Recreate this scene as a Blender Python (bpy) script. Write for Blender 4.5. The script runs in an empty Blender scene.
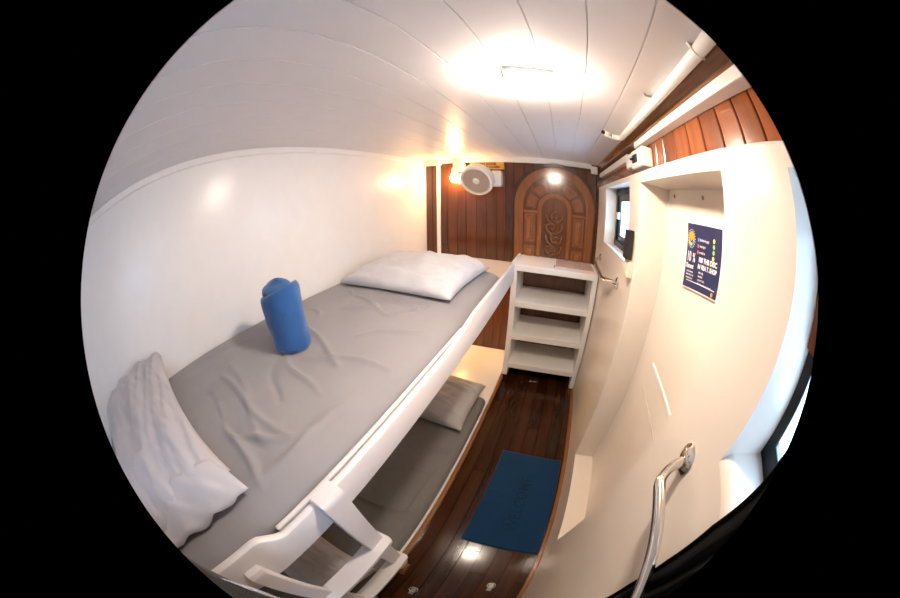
import bpy, bmesh, math, random
from mathutils import Vector, Matrix, noise
random.seed(7)
S = bpy.context.scene
COL = S.collection
PI = math.pi

# ------------------------------------------------------------------ materials
def new_mat(name):
    m = bpy.data.materials.new(name)
    m.use_nodes = True
    nt = m.node_tree
    return m, nt, nt.nodes['Principled BSDF']

def N(nt, kind, **kw):
    n = nt.nodes.new(kind)
    for k, v in kw.items():
        if k in n.inputs: n.inputs[k].default_value = v
        else: setattr(n, k, v)
    return n

def paint(name, col, rough=.3, bump=.0, scale=40, metal=0, coat=0, spec=.5):
    m, nt, b = new_mat(name)
    b.inputs['Roughness'].default_value = rough
    b.inputs['Metallic'].default_value = metal
    b.inputs['Coat Weight'].default_value = coat
    b.inputs['Specular IOR Level'].default_value = spec
    tc = N(nt, 'ShaderNodeTexCoord')
    nz = N(nt, 'ShaderNodeTexNoise', Scale=scale, Detail=3)
    nt.links.new(tc.outputs['Object'], nz.inputs['Vector'])
    mx = N(nt, 'ShaderNodeMix', data_type='RGBA')
    mx.inputs[0].default_value = 0
    c = (*col, 1)
    d = tuple(x * .94 for x in col) + (1,)
    mx.inputs[6].default_value = c; mx.inputs[7].default_value = d
    nt.links.new(nz.outputs['Fac'], mx.inputs[0])
    nt.links.new(mx.outputs[2], b.inputs['Base Color'])
    if bump:
        bp = N(nt, 'ShaderNodeBump', Strength=bump, Distance=.004)
        nt.links.new(nz.outputs['Fac'], bp.inputs['Height'])
        nt.links.new(bp.outputs[0], b.inputs['Normal'])
    return m

def wood(name, dark, light, axis=2, rough=.22, grain=1.0, island=.5, coat=.3, scale=9, spec=.5):
    m, nt, b = new_mat(name)
    tc = N(nt, 'ShaderNodeTexCoord')
    mp = N(nt, 'ShaderNodeMapping')
    sc = [scale * 3.2] * 3; sc[axis] = scale * .28
    mp.inputs['Scale'].default_value = sc
    geo = N(nt, 'ShaderNodeNewGeometry')
    add = N(nt, 'ShaderNodeVectorMath', operation='ADD')
    ml = N(nt, 'ShaderNodeMath', operation='MULTIPLY'); ml.inputs[1].default_value = 37.0
    nt.links.new(geo.outputs['Random Per Island'], ml.inputs[0])
    nt.links.new(tc.outputs['Object'], mp.inputs['Vector'])
    nt.links.new(mp.outputs[0], add.inputs[0]); nt.links.new(ml.outputs[0], add.inputs[1])
    n1 = N(nt, 'ShaderNodeTexNoise', Scale=1.0, Detail=6, Roughness=.62, Distortion=.6)
    nt.links.new(add.outputs[0], n1.inputs['Vector'])
    n2 = N(nt, 'ShaderNodeTexNoise', Scale=7.0, Detail=2)
    nt.links.new(add.outputs[0], n2.inputs['Vector'])
    s1 = N(nt, 'ShaderNodeMath', operation='MULTIPLY_ADD'); s1.inputs[1].default_value = 1.5 * grain; s1.inputs[2].default_value = .5 - .75 * grain
    nt.links.new(n1.outputs['Fac'], s1.inputs[0])
    s2 = N(nt, 'ShaderNodeMath', operation='MULTIPLY_ADD'); s2.inputs[1].default_value = island; s2.inputs[2].default_value = -.5 * island
    nt.links.new(geo.outputs['Random Per Island'], s2.inputs[0])
    s3 = N(nt, 'ShaderNodeMath', operation='ADD'); nt.links.new(s1.outputs[0], s3.inputs[0]); nt.links.new(s2.outputs[0], s3.inputs[1])
    s4 = N(nt, 'ShaderNodeMath', operation='MULTIPLY_ADD'); s4.inputs[1].default_value = .35 * grain
    nt.links.new(n2.outputs['Fac'], s4.inputs[0])
    s5 = N(nt, 'ShaderNodeMath', operation='SUBTRACT'); s5.inputs[1].default_value = .17 * grain; s5.use_clamp = True
    nt.links.new(s3.outputs[0], s4.inputs[2]); nt.links.new(s4.outputs[0], s5.inputs[0])
    mx = N(nt, 'ShaderNodeMix', data_type='RGBA')
    mx.inputs[6].default_value = (*dark, 1); mx.inputs[7].default_value = (*light, 1)
    nt.links.new(s5.outputs[0], mx.inputs[0]); nt.links.new(mx.outputs[2], b.inputs['Base Color'])
    bp = N(nt, 'ShaderNodeBump', Strength=.12, Distance=.002)
    nt.links.new(n1.outputs['Fac'], bp.inputs['Height']); nt.links.new(bp.outputs[0], b.inputs['Normal'])
    b.inputs['Roughness'].default_value = rough
    b.inputs['Coat Weight'].default_value = coat; b.inputs['Coat Roughness'].default_value = .12
    b.inputs['Specular IOR Level'].default_value = spec
    return m

def fabric(name, col, rough=.9, weave=420, bump=.25, wrinkle=0, mottled=.12, sheen=.2):
    m, nt, b = new_mat(name)
    tc = N(nt, 'ShaderNodeTexCoord')
    nz = N(nt, 'ShaderNodeTexNoise', Scale=6, Detail=5)
    fine = N(nt, 'ShaderNodeTexNoise', Scale=weave, Detail=2)
    for n in (nz, fine): nt.links.new(tc.outputs['Object'], n.inputs['Vector'])
    mx = N(nt, 'ShaderNodeMix', data_type='RGBA')
    mx.inputs[6].default_value = tuple(x * (1 - mottled) for x in col) + (1,)
    mx.inputs[7].default_value = tuple(min(1, x * (1 + mottled)) for x in col) + (1,)
    nt.links.new(nz.outputs['Fac'], mx.inputs[0]); nt.links.new(mx.outputs[2], b.inputs['Base Color'])
    bp = N(nt, 'ShaderNodeBump', Strength=bump, Distance=.002)
    nt.links.new(fine.outputs['Fac'], bp.inputs['Height'])
    out = bp
    if wrinkle:
        wz = N(nt, 'ShaderNodeTexNoise', Scale=9, Detail=4, Distortion=1.2)
        nt.links.new(tc.outputs['Object'], wz.inputs['Vector'])
        b2 = N(nt, 'ShaderNodeBump', Strength=wrinkle, Distance=.012)
        nt.links.new(wz.outputs['Fac'], b2.inputs['Height']); nt.links.new(bp.outputs[0], b2.inputs['Normal'])
        out = b2
    nt.links.new(out.outputs[0], b.inputs['Normal'])
    b.inputs['Roughness'].default_value = rough
    b.inputs['Sheen Weight'].default_value = sheen
    b.inputs['Specular IOR Level'].default_value = .2
    return m

def emit(name, col, strength):
    m, nt, b = new_mat(name)
    b.inputs['Base Color'].default_value = (*col, 1)
    b.inputs['Emission Color'].default_value = (*col, 1)
    b.inputs['Emission Strength'].default_value = strength
    return m

def glass(name):
    m = bpy.data.materials.new(name); m.use_nodes = True
    nt = m.node_tree; nt.nodes.clear()
    out = nt.nodes.new('ShaderNodeOutputMaterial')
    tr = nt.nodes.new('ShaderNodeBsdfTransparent'); tr.inputs[0].default_value = (.93, .97, .98, 1)
    gl = nt.nodes.new('ShaderNodeBsdfGlossy'); gl.inputs['Roughness'].default_value = .03
    mx = nt.nodes.new('ShaderNodeMixShader'); mx.inputs[0].default_value = .07
    nt.links.new(tr.outputs[0], mx.inputs[1]); nt.links.new(gl.outputs[0], mx.inputs[2])
    nt.links.new(mx.outputs[0], out.inputs[0])
    return m

M = {}
M['white'] = paint('white_gloss_paint', (.86, .85, .84), .29, .03, 14, coat=.0)
M['wall_r'] = paint('cream_gloss_paint', (.78, .70, .61), .28, .02, 10)
M['ceiling'] = paint('white_ceiling_paint', (.78, .755, .77), .36, .03, 9, spec=.35)
M['trimw'] = paint('white_trim_paint', (.91, .89, .86), .3, .03, 18)
M['bunkw'] = paint('white_bunk_paint', (.72, .695, .715), .32, .05, 22)
M['plastic'] = paint('white_plastic', (.82, .80, .76), .35)
M['ivory'] = paint('ivory_plastic', (.78, .70, .55), .35)
M['black'] = paint('black_satin', (.012, .012, .014), .35)
M['blackrub'] = paint('black_rubber', (.01, .01, .01), .6)
M['frame'] = paint('black_window_frame', (.015, .02, .025), .3, metal=.3)
M['chrome'] = paint('polished_steel', (.72, .68, .62), .14, metal=1)
M['steel'] = paint('dull_steel', (.30, .28, .25), .35, metal=1)
M['grille'] = paint('beige_fan_grille', (.62, .52, .44), .4)
M['floor'] = wood('varnished_floor_boards', (.005, .0018, .0008), (.058, .018, .005), 1, .16, 1.1, .6, .0, 7, .32)
M['floortrim'] = wood('floor_edge_wood', (.13, .045, .012), (.34, .14, .035), 1, .3, .8, .0, .3, 8)
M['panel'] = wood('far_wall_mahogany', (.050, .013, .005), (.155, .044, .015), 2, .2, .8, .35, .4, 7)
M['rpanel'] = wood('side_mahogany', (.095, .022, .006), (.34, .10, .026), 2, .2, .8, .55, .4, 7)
M['beam'] = wood('brown_beam_wood', (.09, .034, .013), (.36, .155, .06), 1, .2, .9, .0, .4, 7)
M['door'] = wood('carved_door_wood', (.16, .047, .011), (.38, .13, .032), 2, .16, .7, .15, .6, 7)
M['doordark'] = wood('door_carving_wood', (.095, .028, .008), (.25, .08, .020), 2, .2, .7, .1, .6, 8)
M['arch'] = wood('dark_arch_wood', (.035, .012, .006), (.10, .035, .014), 2, .22, .7, .2, .5, 8)
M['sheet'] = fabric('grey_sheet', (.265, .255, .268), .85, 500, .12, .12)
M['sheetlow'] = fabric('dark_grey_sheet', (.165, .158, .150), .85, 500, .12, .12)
M['case'] = fabric('pale_grey_pillowcase', (.47, .465, .51), .8, 500, .1, .2)
M['casew'] = fabric('white_pillowcase', (.56, .56, .60), .8, 500, .1, .2)
M['caseb'] = fabric('light_grey_pillowcase', (.50, .48, .46), .8, 500, .1, .2)
M['caseg'] = fabric('grey_pillowcase', (.40, .385, .38), .8, 500, .1, .2)
M['towel'] = fabric('blue_terry', (.022, .095, .28), .95, 260, .9, .1, .25, .4)
M['toweledge'] = fabric('dark_blue_terry', (.010, .035, .13), .95, 260, .6, .0, .2, .3)
M['mat'] = fabric('navy_terry_mat', (.004, .034, .092), .95, 300, .8, .15, .2, .12)
M['matletter'] = fabric('navy_terry_lettering', (.003, .022, .060), .95, 300, .6, 0, .15, .12)
M['bag'] = fabric('charcoal_canvas', (.026, .023, .021), .9, 240, .7, .3, .3)
M['curtain'] = fabric('black_cloth', (.0015, .0015, .002), .95, 300, .2, .0, .1, 0)
M['zip'] = paint('silver_edge', (.75, .70, .72), .2, metal=.6)
M['gold'] = paint('gold_sign', (.62, .36, .09), .35, metal=.2)
M['signtext'] = paint('brown_lettering', (.16, .06, .015), .5)
M['navy'] = paint('poster_navy', (.014, .021, .082), .35)
M['paper'] = paint('poster_paper', (.80, .78, .74), .5)
M['orange'] = paint('poster_orange', (.85, .33, .03), .45)
M['yellow'] = paint('poster_yellow', (.85, .62, .08), .45)
M['sky'] = paint('poster_light_blue', (.05, .32, .62), .45)
M['green'] = paint('poster_green', (.25, .60, .12), .45)
M['red'] = paint('poster_red', (.70, .12, .04), .45)
M['ink'] = paint('poster_white_ink', (.78, .74, .74), .5)
M['glass'] = glass('window_glass')
M['diffuser'] = emit('lamp_diffuser', (1.0, .84, .68), 73)
M['bulb'] = emit('warm_bulb', (1.0, .62, .27), 36)
M['grid'] = None

def gridmat():
    m, nt, b = new_mat('worn_antislip_mesh')
    tc = N(nt, 'ShaderNodeTexCoord')
    br = N(nt, 'ShaderNodeTexBrick', Scale=38.0)
    br.offset = 0
    br.inputs['Color1'].default_value = (.40, .29, .27, 1); br.inputs['Color2'].default_value = (.52, .40, .36, 1)
    br.inputs['Mortar'].default_value = (.66, .58, .54, 1); br.inputs['Mortar Size'].default_value = .03
    br.inputs['Brick Width'].default_value = .5; br.inputs['Row Height'].default_value = .5
    nt.links.new(tc.outputs['Object'], br.inputs['Vector']); nt.links.new(br.outputs['Color'], b.inputs['Base Color'])
    b.inputs['Roughness'].default_value = .6
    return m
M['grid'] = gridmat()

# ------------------------------------------------------------------ helpers
def tag(o, label=None, cat=None, group=None, kind=None):
    if label: o['label'] = label
    if cat: o['category'] = cat
    if group: o['group'] = group
    if kind: o['kind'] = kind
    return o

def empty(name, loc, label=None, cat=None, group=None, kind=None):
    o = bpy.data.objects.new(name, None); COL.objects.link(o)
    o.location = loc; o.empty_display_size = .05
    return tag(o, label, cat, group, kind)

def wpos(o):
    v = Vector((0, 0, 0))
    while o:
        v += o.location; o = o.parent
    return v

def obj(name, bm, mat, parent=None, smooth=False, auto=None):
    """link bm (world coordinates) as ONE mesh object; origin moved to the parent's origin"""
    me = bpy.data.meshes.new(name)
    bmesh.ops.recalc_face_normals(bm, faces=bm.faces)
    off = wpos(parent) if parent else None
    if parent is None and len(bm.verts):
        xs = [v.co for v in bm.verts]
        off = Vector(((min(v.x for v in xs) + max(v.x for v in xs)) / 2, (min(v.y for v in xs) + max(v.y for v in xs)) / 2, min(v.z for v in xs)))
    for v in bm.verts: v.co -= off
    bm.to_mesh(me); bm.free()
    o = bpy.data.objects.new(name, me); COL.objects.link(o)
    me.materials.append(M[mat] if isinstance(mat, str) else mat)
    if parent: o.parent = parent
    else: o.location = off
    if smooth or auto:
        for p in me.polygons: p.use_smooth = True
        if auto: me.set_sharp_from_angle(angle=math.radians(auto))
    return o

def B(): return bmesh.new()

def box(bm, x0, x1, y0, y1, z0, z1, bev=0, seg=2):
    r = bmesh.ops.create_cube(bm, size=1)
    vs = r['verts']
    for v in vs:
        v.co = Vector(((x0 + x1) / 2 + v.co.x * (x1 - x0), (y0 + y1) / 2 + v.co.y * (y1 - y0), (z0 + z1) / 2 + v.co.z * (z1 - z0)))
    if bev:
        es = list({e for v in vs for e in v.link_edges})
        bmesh.ops.bevel(bm, geom=es, offset=bev, segments=seg, affect='EDGES', profile=.5)
    return vs

def prism(bm, pts, to3, d0, d1, bev=0):
    """closed 2D outline pts extruded from depth d0 to d1; to3(u,v,d) -> Vector"""
    a = [bm.verts.new(to3(u, v, d0)) for u, v in pts]
    b = [bm.verts.new(to3(u, v, d1)) for u, v in pts]
    f0 = bm.faces.new(a); f1 = bm.faces.new(list(reversed(b)))
    n = len(pts)
    for i in range(n): bm.faces.new((a[i], b[i], b[(i + 1) % n], a[(i + 1) % n]))
    if bev:
        bmesh.ops.bevel(bm, geom=list(f1.edges), offset=bev, segments=2, affect='EDGES')

def tube(bm, pts, r, seg=12, closed=False, cap=True):
    pts = [Vector(p) for p in pts]; n = len(pts); rings = []
    up = None
    for i, p in enumerate(pts):
        if closed: t = pts[(i + 1) % n] - pts[i - 1]
        else: t = pts[min(i + 1, n - 1)] - pts[max(i - 1, 0)]
        t.normalize()
        if up is None:
            up = Vector((0, 0, 1)) if abs(t.z) < .9 else Vector((1, 0, 0))
        a = t.cross(up)
        if a.length < 1e-5: a = t.cross(Vector((0, 1, 0)))
        a.normalize(); b_ = a.cross(t).normalized(); up = b_
        rr = r[i] if isinstance(r, (list, tuple)) else r
        rings.append([bm.verts.new(p + (a * math.cos(k * 2 * PI / seg) + b_ * math.sin(k * 2 * PI / seg)) * rr) for k in range(seg)])
    for i in range(n if closed else n - 1):
        A, Bq = rings[i], rings[(i + 1) % n]
        for k in range(seg): bm.faces.new((A[k], A[(k + 1) % seg], Bq[(k + 1) % seg], Bq[k]))
    if cap and not closed:
        bm.faces.new(rings[0]); bm.faces.new(list(reversed(rings[-1])))

def smoothpath(pts, n=6, it=2):
    pts = [Vector(p) for p in pts]
    for _ in range(it):
        q = [pts[0]]
        for i in range(len(pts) - 1):
            q.append(pts[i].lerp(pts[i + 1], .25)); q.append(pts[i].lerp(pts[i + 1], .75))
        q.append(pts[-1]); pts = q
    return pts

def lathe(bm, prof, c, ax, seg=40):
    """prof: list of (radius, distance along axis)"""
    ax = Vector(ax).normalized(); c = Vector(c)
    a = ax.cross(Vector((0, 0, 1)));
    if a.length < .01: a = ax.cross(Vector((1, 0, 0)))
    a.normalize(); b_ = ax.cross(a)
    rings = []
    for r, d in prof:
        if r < 1e-5: rings.append([bm.verts.new(c + ax * d)])
        else: rings.append([bm.verts.new(c + ax * d + (a * math.cos(2 * PI * k / seg) + b_ * math.sin(2 * PI * k / seg)) * r) for k in range(seg)])
    for A, Bq in zip(rings[:-1], rings[1:]):
        for k in range(seg):
            k2 = (k + 1) % seg
            if len(A) == 1 and len(Bq) == 1: continue
            if len(A) == 1: bm.faces.new((A[0], Bq[k2], Bq[k]))
            elif len(Bq) == 1: bm.faces.new((A[k], A[k2], Bq[0]))
            else: bm.faces.new((A[k], A[k2], Bq[k2], Bq[k]))

def textbm(s, size, to3, depth=.0008, align='LEFT', bold=0.0):
    cu = bpy.data.curves.new('lettering', 'FONT'); cu.body = s; cu.size = size; cu.align_x = align
    cu.extrude = .5; cu.offset = bold; cu.resolution_u = 3
    o = bpy.data.objects.new('lettering', cu); COL.objects.link(o)
    dg = bpy.context.evaluated_depsgraph_get(); dg.update()
    me = bpy.data.meshes.new_from_object(o.evaluated_get(dg))
    bm = bmesh.new(); bm.from_mesh(me)
    for v in bm.verts: v.co = to3(v.co.x, v.co.y, (v.co.z + .5) * depth)
    bpy.data.objects.remove(o); bpy.data.curves.remove(cu); bpy.data.meshes.remove(me)
    return bm

def merge(bm, other):
    me = bpy.data.meshes.new('t'); other.to_mesh(me); other.free(); bm.from_mesh(me); bpy.data.meshes.remove(me)

XW, XR, YF, YN = -1.19, .33, 2.27, -1.30
def ceil_z(x): return 1.822 - .018 * ((x + .3) / .9) ** 2

# ------------------------------------------------------------------ setting
# floor: staggered boards running along the cabin
bm = B()
x = -1.22; rr = random.Random(3)
while x < .50:
    w = .082
    y = YN - rr.random() * .5
    while y < YF + .02:
        L = .8 + rr.random() * .9
        box(bm, x + .0008, x + w - .0008, max(y, YN), min(y + L, YF + .02) - .001, -.03, 0, .0015, 1)
        y += L
    x += w
box(bm, -1.25, .52, YN - .02, YF + .05, -.06, -.028)
tag(obj('floor', bm, 'floor'), kind='structure', label='dark varnished board floor of the narrow aisle')

bm = B(); box(bm, .305, XR, YN, 1.86, 0, .016, .004)
tag(obj('trim_1', bm, 'floortrim'), kind='structure', label='orange-brown wooden edge strip along the right side of the floor')

# left wall
bm = B(); box(bm, XW - .05, XW, YN - .02, YF + .03, -.03, 1.85)
tag(obj('wall_left', bm, 'white'), kind='structure', label='glossy white left wall')
bm = B(); box(bm, XW, XW + .012, YN, YF, 1.772, 1.808, .004)
tag(obj('trim_2', bm, 'white'), kind='structure', label='white strip where the left wall meets the ceiling')

# near wall behind the camera
bm = B(); box(bm, XW - .05, .55, YN - .05, YN, -.05, 1.86)
tag(obj('wall_near', bm, 'trimw'), kind='structure')

# ceiling boards with V joints
bm = B()
joints = [.207 + .113 * k for k in range(-13, 3)]
prof = [-1.24]
for j in joints:
    if -1.22 < j < .5: prof += [j - .002, j, j + .002]
prof.append(.52)
jset = {round(j, 5) for j in joints}
rows = []
for y in (YN - .02, YF + .04):
    rows.append([bm.verts.new((px, y, ceil_z(px) + (.004 if round(px, 5) in jset else 0))) for px in prof])
for i in range(len(prof) - 1): bm.faces.new((rows[0][i], rows[0][i + 1], rows[1][i + 1], rows[1][i]))
top = [[bm.verts.new((px, y, 1.88)) for px in (-1.24, .52)] for y in (YN - .02, YF + .04)]
bm.faces.new((top[0][0], top[0][1], top[1][1], top[1][0]))
bm.faces.new([rows[0][0]] + [top[0][0], top[1][0]] + [rows[1][0]])
bm.faces.new([rows[0][-1]] + [top[0][1], top[1][1]] + [rows[1][-1]])
bm.faces.new(rows[0] + [top[0][1], top[0][0]]); bm.faces.new(rows[1] + [top[1][1], top[1][0]])
tag(obj('ceiling', bm, 'ceiling'), kind='structure', label='white boarded ceiling')

# far wall: vertical boards
bm = B()
xs = [-1.19, -1.125, -1.06, -.975, -.885, -.80, -.705, -.615, -.526, -.454, -.38, -.30, -.22, -.13, -.04, .05, .14, .23, .32, .41, .50]
for a, b_ in zip(xs[:-1], xs[1:]): box(bm, a + .001, b_ - .001, YF, YF + .03, 0, 1.85, .005, 2)
box(bm, -1.22, .52, YF + .028, YF + .05, -.03, 1.86)
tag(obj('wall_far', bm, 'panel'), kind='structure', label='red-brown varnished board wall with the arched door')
bm = B(); box(bm, -1.078, -1.044, YF - .012, YF + .002, .91, 1.76, .003)
tag(obj('trim_3', bm, 'trimw'), kind='structure', label='narrow white upright strip on the brown far wall')
bm = B(); box(bm, -1.02, .275, YF - .03, YF, 1.79, 1.826, .005); box(bm, -1.02, .275, YF - .022, YF, 1.776, 1.792, .003)
tag(obj('trim_4', bm, 'trimw'), kind='structure', label='white moulding between far wall and ceiling')

# right wall: thick white hull lining with two window openings and a tall niche
W1 = dict(y0=1.205, y1=1.85, z0=1.236, z1=1.60)
W2 = dict(y0=-.62, y1=.162, z0=1.197, z1=1.592)
NZ0, NZ1, NY0 = .212, 1.585, .405
def nyf(z):
    t = (z - NZ0) / (NZ1 - NZ0)
    return .988 + .05 * min(1, 2.2 * t)
XB = .452; YE = 2.205
bm = B()
zs = sorted(set([0, NZ0, NZ1, W1['z0'], W1['z1'], W2['z0'], W2['z1'], 1.622] + [NZ0 + (NZ1 - NZ0) * k / 24 for k in range(25)]))
def q(*p): bm.faces.new([bm.verts.new(v) for v in p])
for za, zb in zip(zs[:-1], zs[1:]):
    zm = (za + zb) / 2; cuts = []
    if W2['z0'] < zm < W2['z1']: cuts.append((W2['y0'], W2['y0'], W2['y1'], W2['y1']))
    if NZ0 < zm < NZ1: cuts.append((NY0, NY0, nyf(za), nyf(zb)))
    if W1['z0'] < zm < W1['z1']: cuts.append((W1['y0'], W1['y0'], W1['y1'], W1['y1']))
    a0, a1 = YN, YN
    for lo0, lo1, hi0, hi1 in cuts:
        q((XR, a0, za), (XR, lo0, za), (XR, lo1, zb), (XR, a1, zb)); a0, a1 = hi0, hi1
    q((XR, a0, za), (XR, YE, za), (XR, YE, zb), (XR, a1, zb))
# rounded top edge and ledge
arc = [(XR + .008 - .008 * math.cos(t), 1.622 + .008 * math.sin(t)) for t in [PI / 2 * k / 5 for k in range(6)]] + [(.42, 1.63)]
for (xa, za), (xb, zb) in zip(arc[:-1], arc[1:]): q((xa, YN, za), (xa, YE, za), (xb, YE, zb), (xb, YN, zb))
# end face and closing of the far end
q((XR, YE, 0), (XB + .03, YE, 0), (XB + .03, YE, 1.622), (XR, YE, 1.622)); q((XR, YE, 1.622), (XB + .03, YE, 1.622), (XB + .03, YE, 1.63), (XR + .008, YE, 1.63))
# window 1 reveals
a = W1; dx = .44
q((XR, a['y1'], a['z0']), (dx, a['y1'], a['z0'] - .008), (dx, a['y1'], a['z1']), (XR, a['y1'], a['z1']))
q((XR, a['y0'], a['z0']), (dx, a['y0'], a['z0'] - .008), (dx, a['y0'], a['z1']), (XR, a['y0'], a['z1']))
q((XR, a['y0'], a['z0']), (dx, a['y0'], a['z0'] - .008), (dx, a['y1'], a['z0'] - .008), (XR, a['y1'], a['z0']))
q((XR, a['y0'], a['z1']), (dx, a['y0'], a['z1']), (dx, a['y1'], a['z1']), (XR, a['y1'], a['z1']))
# window 2 reveals: splayed jamb, rounded sill
a = W2; yb = .118
wx = lambda z: .445 + (1.592 - z) * .08
sill = [(XR, a['z0'])] + [(XR + .03 * (1 - math.cos(t)), a['z0'] + .022 * math.sin(t)) for t in [PI / 2 * k / 5 for k in range(1, 6)]] + [(wx(1.219), a['z0'] + .022)]
for (xa, za), (xb, zb) in zip(sill[:-1], sill[1:]):
    q((xa, a['y0'], za), (xa, a['y1'], za), (xb, a['y1'], zb), (xb, a['y0'], zb))
q((XR, a['y1'], a['z0']), (wx(a['z0']), yb, a['z0']), (wx(a['z1']), yb, a['z1']), (XR, a['y1'], a['z1']))
q((XR, a['y0'], a['z0']), (wx(a['z0']), a['y0'], a['z0']), (wx(a['z1']), a['y0'], a['z1']), (XR, a['y0'], a['z1']))
q((XR, a['y0'], a['z1']), (wx(a['z1']), a['y0'], a['z1']), (wx(a['z1']), a['y1'], a['z1']), (XR, a['y1'], a['z1']))
# niche: back with a recessed band on top, sill, near jamb, soft far jamb
q((XB, NY0, NZ0 - .025), (XB, 1.05, NZ0 - .025), (XB, 1.05, 1.536), (XB, NY0, 1.536))
q((XB, NY0, 1.536), (XB, 1.05, 1.536), (XB + .012, 1.05, 1.536), (XB + .012, NY0, 1.536))
q((XB + .012, NY0, 1.53), (XB + .012, 1.05, 1.53), (XB + .012, 1.05, 1.60), (XB + .012, NY0, 1.60))
q((XR, NY0, NZ1), (XR, nyf(NZ1), NZ1), (XB + .014, 1.05, NZ1), (XB + .012, NY0, NZ1))
q((XR, NY0, NZ0), (XR, nyf(NZ0), NZ0), (XB, 1.0, NZ0 - .025), (XB, NY0, NZ0 - .025))
q((XR, NY0, NZ0), (XB + .012, NY0, NZ0 - .025), (XB + .012, NY0, NZ1), (XR, NY0, NZ1))
zz = [NZ0 - .0 + (NZ1 - NZ0) * k / 24 for k in range(25)]
grid = []
for z in zz:
    k = .55 * min(1, 2.2 * (z - NZ0) / (NZ1 - NZ0)); row = []
    for i in range(13):
        t = i / 12; p = 1 + 1.1 * k
        yb_ = 1.0 + .012 * (z - NZ0)
        row.append(bm.verts.new((XR + (XB + .014 - XR) * t ** p, nyf(z) + (yb_ - nyf(z)) * t, z - .025 * t * (1 - (z - NZ0) / (NZ1 - NZ0)))))
    grid.append(row)
for r0, r1 in zip(grid[:-1], grid[1:]):
    for i in range(12): bm.faces.new((r0[i], r0[i + 1], r1[i + 1], r1[i]))
bmesh.ops.remove_doubles(bm, verts=bm.verts, dist=.0004)
wr_ = obj('wall_right', bm, 'wall_r', auto=28)
for p in wr_.data.polygons:
    if abs(p.normal.x) > .999: p.use_smooth = False
tag(wr_, kind='structure', label='thick cream-white right wall with a tall niche and two window openings')
bm = B(); box(bm, .47, .484, YE, YF + .05, -.03, 1.88); box(bm, .49, .52, YN - .02, YE, -.03, 1.19); box(bm, .49, .52, .18, 1.19, 1.18, 1.62)
box(bm, .42, .56, YN - .02, YF + .05, 1.60, 1.63)
tag(obj('wall_outer', bm, 'trimw'), kind='structure')
# white strip shaped as a reflected glint, and seam on the niche back
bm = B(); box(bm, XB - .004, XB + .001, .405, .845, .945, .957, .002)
tag(obj('trim_5', bm, 'trimw'), kind='structure', label='thin white strip across the back of the niche, standing in for a bright reflection')
bm = B(); box(bm, XB - .0012, XB + .001, .50, .86, .832, .836)
tag(obj('trim_6', bm, 'grille'), kind='structure', label='fine panel seam on the niche back')
# brown boards above the ledge
bm = B()
ys = [YN, -1.15, -1.04, -.93, -.82, -.71, -.60, -.49, -.38, -.27, -.17, -.07, .03, .13, .235, .325, .422, .527, .628, .735, .844, .928, 1.02, 1.11, 1.20, 1.29, 1.38, 1.47, 1.56, 1.65, 1.74, 1.83, 1.92, 2.01, 2.10, 2.19, YF]
for a, b_ in zip(ys[:-1], ys[1:]): box(bm, .378, .40, a + .0025, b_ - .0025, 1.615, 1.86, .003, 1)
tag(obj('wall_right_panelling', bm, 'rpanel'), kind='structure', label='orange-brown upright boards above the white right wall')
bm = B(); box(bm, .395, .43, YN - .02, YF + .05, 1.60, 1.88)
tag(obj('wall_right_backing', bm, 'blackrub'), kind='structure')
# beam mouldings under the ceiling edge
bm = B()
pr = [(.385, 1.776), (.350, 1.776), (.344, 1.779), (.343, 1.784), (.3465, 1.787), (.343, 1.792), (.336, 1.798), (.328, 1.803), (.323, 1.812), (.323, 1.835), (.385, 1.835)]
prism(bm, pr, lambda u, v, d: Vector((u, d, v)), YN, YF)
tag(obj('trim_7', bm, 'beam', auto=50), kind='structure', label='brown moulded beam between ceiling and right wall')
bm = B(); box(bm, .345, .380, YN, 1.14, 1.750, 1.777, .003)
tag(obj('trim_8', bm, 'trimw'), kind='structure', label='long white board below the brown beam')

# windows
w = empty('window_1', (.42, 1.525, 1.228), 'small black-framed window near the arched door', kind='structure')
bm = B(); a = W1
def ringframe(bm, x0, x1, y0, y1, z0, z1, wd, bev=.003):
    box(bm, x0, x1, y0, y0 + wd, z0, z1, bev); box(bm, x0, x1, y1 - wd, y1, z0, z1, bev)
    box(bm, x0, x1, y0, y1, z0, z0 + wd, bev); box(bm, x0, x1, y0, y1, z1 - wd, z1, bev)
ringframe(bm, .405, .438, 1.202, 1.848, 1.23, 1.598, .035)
obj('window_frame', bm, 'frame', w)
bm = B(); ringframe(bm, .415, .432, 1.237, 1.812, 1.266, 1.562, .04)
obj('window_sash', bm, 'frame', w)
bm = B(); box(bm, .421, .424, 1.27, 1.78, 1.30, 1.53)
obj('window_pane', bm, 'glass', w)
bm = B(); box(bm, .398, .416, 1.755, 1.80, 1.405, 1.45, .004)
obj('sky_gap_block', bm, 'plastic', w)  # white block put in for bright sky showing through a frame gap
w = empty('window_2', (.45, -.25, 1.22), 'large black-framed window at the right edge', kind='structure')
def lean(bm):
    for v in bm.verts: v.co.x += (1.592 - v.co.z) * .08
    return bm
bm = B(); ringframe(bm, .432, .462, -.619, .128, 1.2195, 1.591, .042)
obj('window_frame', lean(bm), 'frame', w)
bm = B(); box(bm, .444, .448, -.60, .095, 1.255, 1.555)
obj('window_pane', lean(bm), 'glass', w)
bm = B(); box(bm, .416, .432, .075, .1275, 1.40, 1.585, .004)
tag(obj('wood_casing', lean(bm), 'rpanel', w), 'orange-brown wooden casing strip')

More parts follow.
